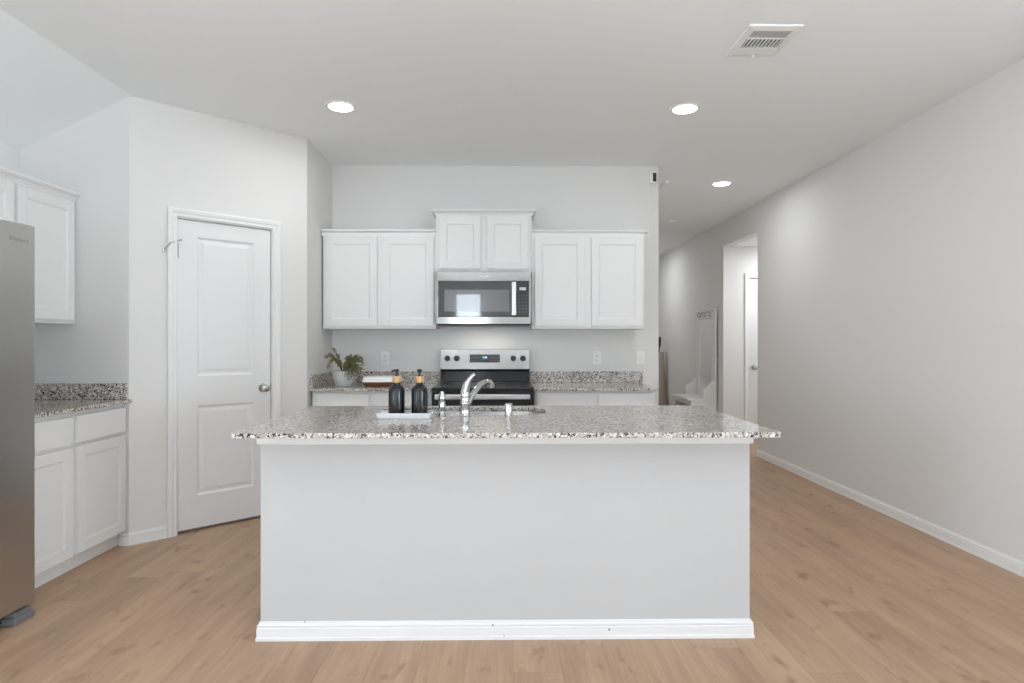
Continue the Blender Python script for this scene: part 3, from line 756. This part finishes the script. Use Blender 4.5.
def plate(name, label, cat, x, z, kind):
    o = thing(name, label, cat, (x, BACK - .001, z))
    MB().box(-.036, .036, -.006, 0, -.058, .058, .003, 2).build('cover_plate', M_plate, o)
    if kind == 'outlet':
        for zz in (-.02, .02):
            q = MB(); q.box(-.017, .017, -.0085, -.0062, zz - .014, zz + .014, .002, 1); s_ = q.build('socket', M_trim, o)
            q = MB(); q.box(-.008, -.006, -.0090, -.0086, zz - .004, zz + .006); q.box(.006, .008, -.0090, -.0086, zz - .004, zz + .006); q.box(-.002, .002, -.0090, -.0086, zz - .010, zz - .006)
            q.build('slots', M_gray_pl, s_)
    else:
        MB().box(-.017, .017, -.010, -.0062, -.032, .032, .003, 2).build('rocker', M_trim, o)
plate('wall_outlet', 'white double outlet on the wall above the wooden tray', 'outlet', -1.018, 1.112, 'outlet')
plate('wall_outlet', 'white double outlet on the wall above the empty counter', 'outlet', .807, 1.112, 'outlet')
plate('light_switch', 'white rocker switch on the wall end beside the hallway', 'switch', 1.186, 1.112, 'switch')

sn = thing('wall_sensor', 'small white sensor with black window high at the wall end', 'sensor', (1.290, BACK - .001, 2.672))
m = MB(); m.box(-.028, .030, -.030, 0, -.055, .050, .004); m.build('housing', M_plate, sn)
MB().box(-.004, .026, -.034, -.0302, -.040, .036, .002).build('sensor_window', M_black, sn)
m = MB(); m.tube([(-.036, -.004, -.05), (-.037, -.004, -.30), (-.036, -.004, -.51)], .0028, 8); m.tube([(-.036, -.004, -.05), (-.030, -.006, -.045), (-.024, -.010, -.044)], .0028, 8); m.build('cable', M_plate, sn, 50)

# ------------------------------------------------------------------ ceiling
def downlight(x, y, label, power):
    o = thing('ceiling_light', label, 'ceiling light', (x, y, CH - .0005), group='recessed ceiling lights')
    MB().lathe([(.098, 0), (.098, -.003), (.092, -.007), (.083, -.007), (.078, -.005), (.075, -.002)], 0, 0, 0, 40, False, False).build('trim_ring', M_plate, o, 40)
    MB().lathe([(.0001, -.0105), (.060, -.0100), (.072, -.0075), (.0745, -.003), (.0001, -.002)], 0, 0, 0, 36).build('lens', M_glow, o, 40)
    d = bpy.data.lights.new('lamp', 'AREA'); d.shape = 'DISK'; d.size = .15; d.energy = power; d.color = (.93, .97, 1)
    l = bpy.data.objects.new('lamp', d); COL.objects.link(l); l.parent = o; l.location = (0, 0, -.016)
    return o
P_LAMP = 4.5
downlight(-1.048, 3.98, 'glowing round ceiling light nearest the pantry door', P_LAMP)
downlight(1.180, 3.985, 'glowing round ceiling light between the air vent and the kitchen wall', P_LAMP)
downlight(2.090, 5.87, 'glowing round ceiling light at the hallway entrance', P_LAMP)
downlight(1.95, 10.0, 'glowing round ceiling light further down the hallway, hidden by the kitchen wall', 8)
downlight(3.60, 7.20, 'glowing round ceiling light inside the side passage', 11).location.z = OPH - .0005
for x, y in ((-1.048, .9), (1.18, .9), (-1.048, -2.2), (1.18, -2.2)):  # extra lamps added out of view to fill the room
    downlight(x, y, 'added round fill light in the part of the room behind the camera', .8)

vt = thing('ceiling_vent', 'white rectangular air vent with slatted grille in the ceiling', 'air vent', (1.304, 3.076, CH - .0005))
hx, hy = .132, .160
m = MB()
def ringz(d, z): return [(-hx + d, -hy + d, z), (hx - d, -hy + d, z), (hx - d, hy - d, z), (-hx + d, hy - d, z)]
m.loops([ringz(0, 0), ringz(.004, -.008), ringz(.030, -.013)], False, False)
ix, iy0, iy1 = .094, -.118, .052
X0, X1, Y0, Y1 = -hx + .03, hx - .03, -hy + .03, hy - .03
m.box(X0, X1, Y0, iy0, -.013, -.009); m.box(X0, X1, .052, Y1, -.013, -.009)
m.box(X0, X0 + .008, iy0, iy1, -.013, -.009); m.box(X1 - .008, X1, iy0, iy1, -.013, -.009)
m.box(X0 + .008, X1 - .008, -.046, -.037, -.013, -.009)
m.build('frame', M_plate, vt)
MB().box(X0 + .004, X1 - .004, iy0 - .002, iy1 + .002, -.002, -.001).build('duct_shade', M_dark, vt)  # dark sheet standing in for the shade up inside the duct
M_louver = mat('grey_louver', (.42, .42, .43), .5)
for i in range(10):
    s_ = MB(); x = X0 + .018 + i * (X1 - X0 - .036) / 9
    s_.box(-.0028, .0028, -.0405, .0435, -.0045, .0045)
    q = s_.build('slat', M_plate, vt); q.location = (x, .0085, -.0075); q.rotation_euler = (0, R(-6), 0)
for i in range(5):
    s_ = MB(); s_.box(X0 + .009, X1 - .009, -.0008, .0008, -.0075, .0075)
    q = s_.build('slat', M_louver, vt); q.location = (0, iy0 + .010 + i * .0145, -.0075); q.rotation_euler = (R(78), 0, 0)
MB().sphere((.01, hy - .018, -.014), .006).build('damper_lever', M_plate, vt, 60)

sd = thing('smoke_detector', 'small round white smoke detector on the hallway ceiling', 'smoke detector', (2.113, 7.64, CH - .0005))
MB().lathe([(.0001, -.001), (.066, -.001), (.066, -.010), (.060, -.014), (.056, -.030), (.046, -.036), (.0001, -.037)], 0, 0, 0, 32).build('body', M_plate, sd, 30)
MB().lathe([(.0001, 0), (.012, 0), (.012, -.004), (.0001, -.005)], .018, -.02, -.0365, 16).build('test_button', M_plate, sd, 40)
st = MB(); st.box(-.018, .018, -.115, .115, -.022, 0, .004)
tag(st.build('ceiling_fitting', M_plate, None, None, (1.541, 5.88, CH - .0005)), 'small white strip fitting on the hallway ceiling near the wall end', 'fitting')

# ------------------------------------------------------------------ hallway: hall tree bench, tall vase
HB = RW - .020
hb = thing('hall_tree', 'white hall bench with tall mirrored back and coat hooks', 'hall bench', (HB, 8.31, 0))
y0, y1 = -.385, .385
m = MB()  # seat box, open at the front below the lid
m.box(-.33, -.001, y0, y0 + .02, 0, .485); m.box(-.33, -.001, y1 - .02, y1, 0, .485); m.box(-.32, -.001, -.01, .01, .05, .43)
m.box(-.32, -.001, y0 + .02, y1 - .02, .03, .05); m.box(-.016, -.001, y0 + .02, y1 - .02, .05, .485); m.box(-.33, -.31, y0 + .02, y1 - .02, .425, .485)
m.build('bench_box', M_cab, hb)
MB().box(-.375, -.001, y0 - .012, y1 + .012, .486, .514, .004).build('seat', M_cab, hb)
def arm(y):
    q = MB(); pts = [(-.175, .515), (-.175, .62), (-.160, .640), (-.130, .655), (-.100, .680), (-.075, .720), (-.040, .745), (-.024, .76), (-.024, .515)]
    q.prism([(a, b) for a, b in pts], y, y + .018, 'y'); q.build('arm', M_cab, hb)
arm(y0); arm(y1 - .018)
m = MB(); m.box(-.022, -.001, y0, y0 + .12, .5145, 1.66); m.box(-.022, -.001, y1 - .12, y1, .5145, 1.66); m.box(-.022, -.001, y0 + .12, y1 - .12, 1.56, 1.66); m.box(-.022, -.001, y0 + .12, y1 - .12, .5145, .62); m.box(-.008, -.001, y0 + .12, y1 - .12, .62, 1.56)
m.box(-.040, -.001, y0 - .01, y1 + .01, 1.6605, 1.675, .003)
m.build('back_panel', M_cab, hb)
m = MB(); m.box(-.0125, -.0085, y0 + .123, y1 - .123, .625, 1.555); m.build('mirror', M_mirror, hb)
for y in (-.2, 0, .2):
    h = MB(); h.box(-.028, -.0225, y - .012, y + .012, 1.585, 1.645, .002, 1); h.tube([(-.028, y, 1.60), (-.055, y, 1.595), (-.066, y, 1.61), (-.066, y, 1.625)], .006, 8); h.sphere((-.066, y, 1.628), .010)
    h.tube([(-.028, y, 1.635), (-.05, y, 1.645)], .005, 8); h.sphere((-.052, y, 1.646), .009)
    h.build('coat_hook', M_nickel, hb, 50)
for y in (y0 + .03, .015): MB().box(-.30, -.04, y, y + .325, .0505, .33, .02, 2).build('storage_basket', M_shadowbin, hb)

vs = tag(MB().lathe([(.0001, 0), (.105, 0), (.112, .02), (.108, .25), (.096, .60), (.080, .95), (.074, 1.06), (.070, 1.07), (.066, 1.06), (.070, .95), (.0001, .93)], 0, 0, 0, 32).build('floor_vase', M_taupe, None, 40, (2.650, 10.4, 0)), 'tall tapering taupe vase down the hallway, half hidden by the wall end', 'vase')
leaves = MB()
for k in range(120):
    a = rng.uniform(0, 6.28); r0 = rng.uniform(0, .03); z = rng.uniform(.10, .27)
    p = Vector((r0 * math.cos(a), r0 * math.sin(a), z * .7)); leaf(p, Vector((math.cos(a) * .35 * z / .2, math.sin(a) * .35 * z / .2, 1)), .11, .016)
leaves.lathe([(.0001, -.13), (.016, -.13), (.03, 0), (.04, .10), (.0001, .12)], 0, 0, 0, 12)
tag(leaves.build('dried_bouquet', M_dry, None, None, (2.615, 10.4, 1.068)), 'dark dried leaves standing in the tall taupe hallway vase', 'dried leaves')
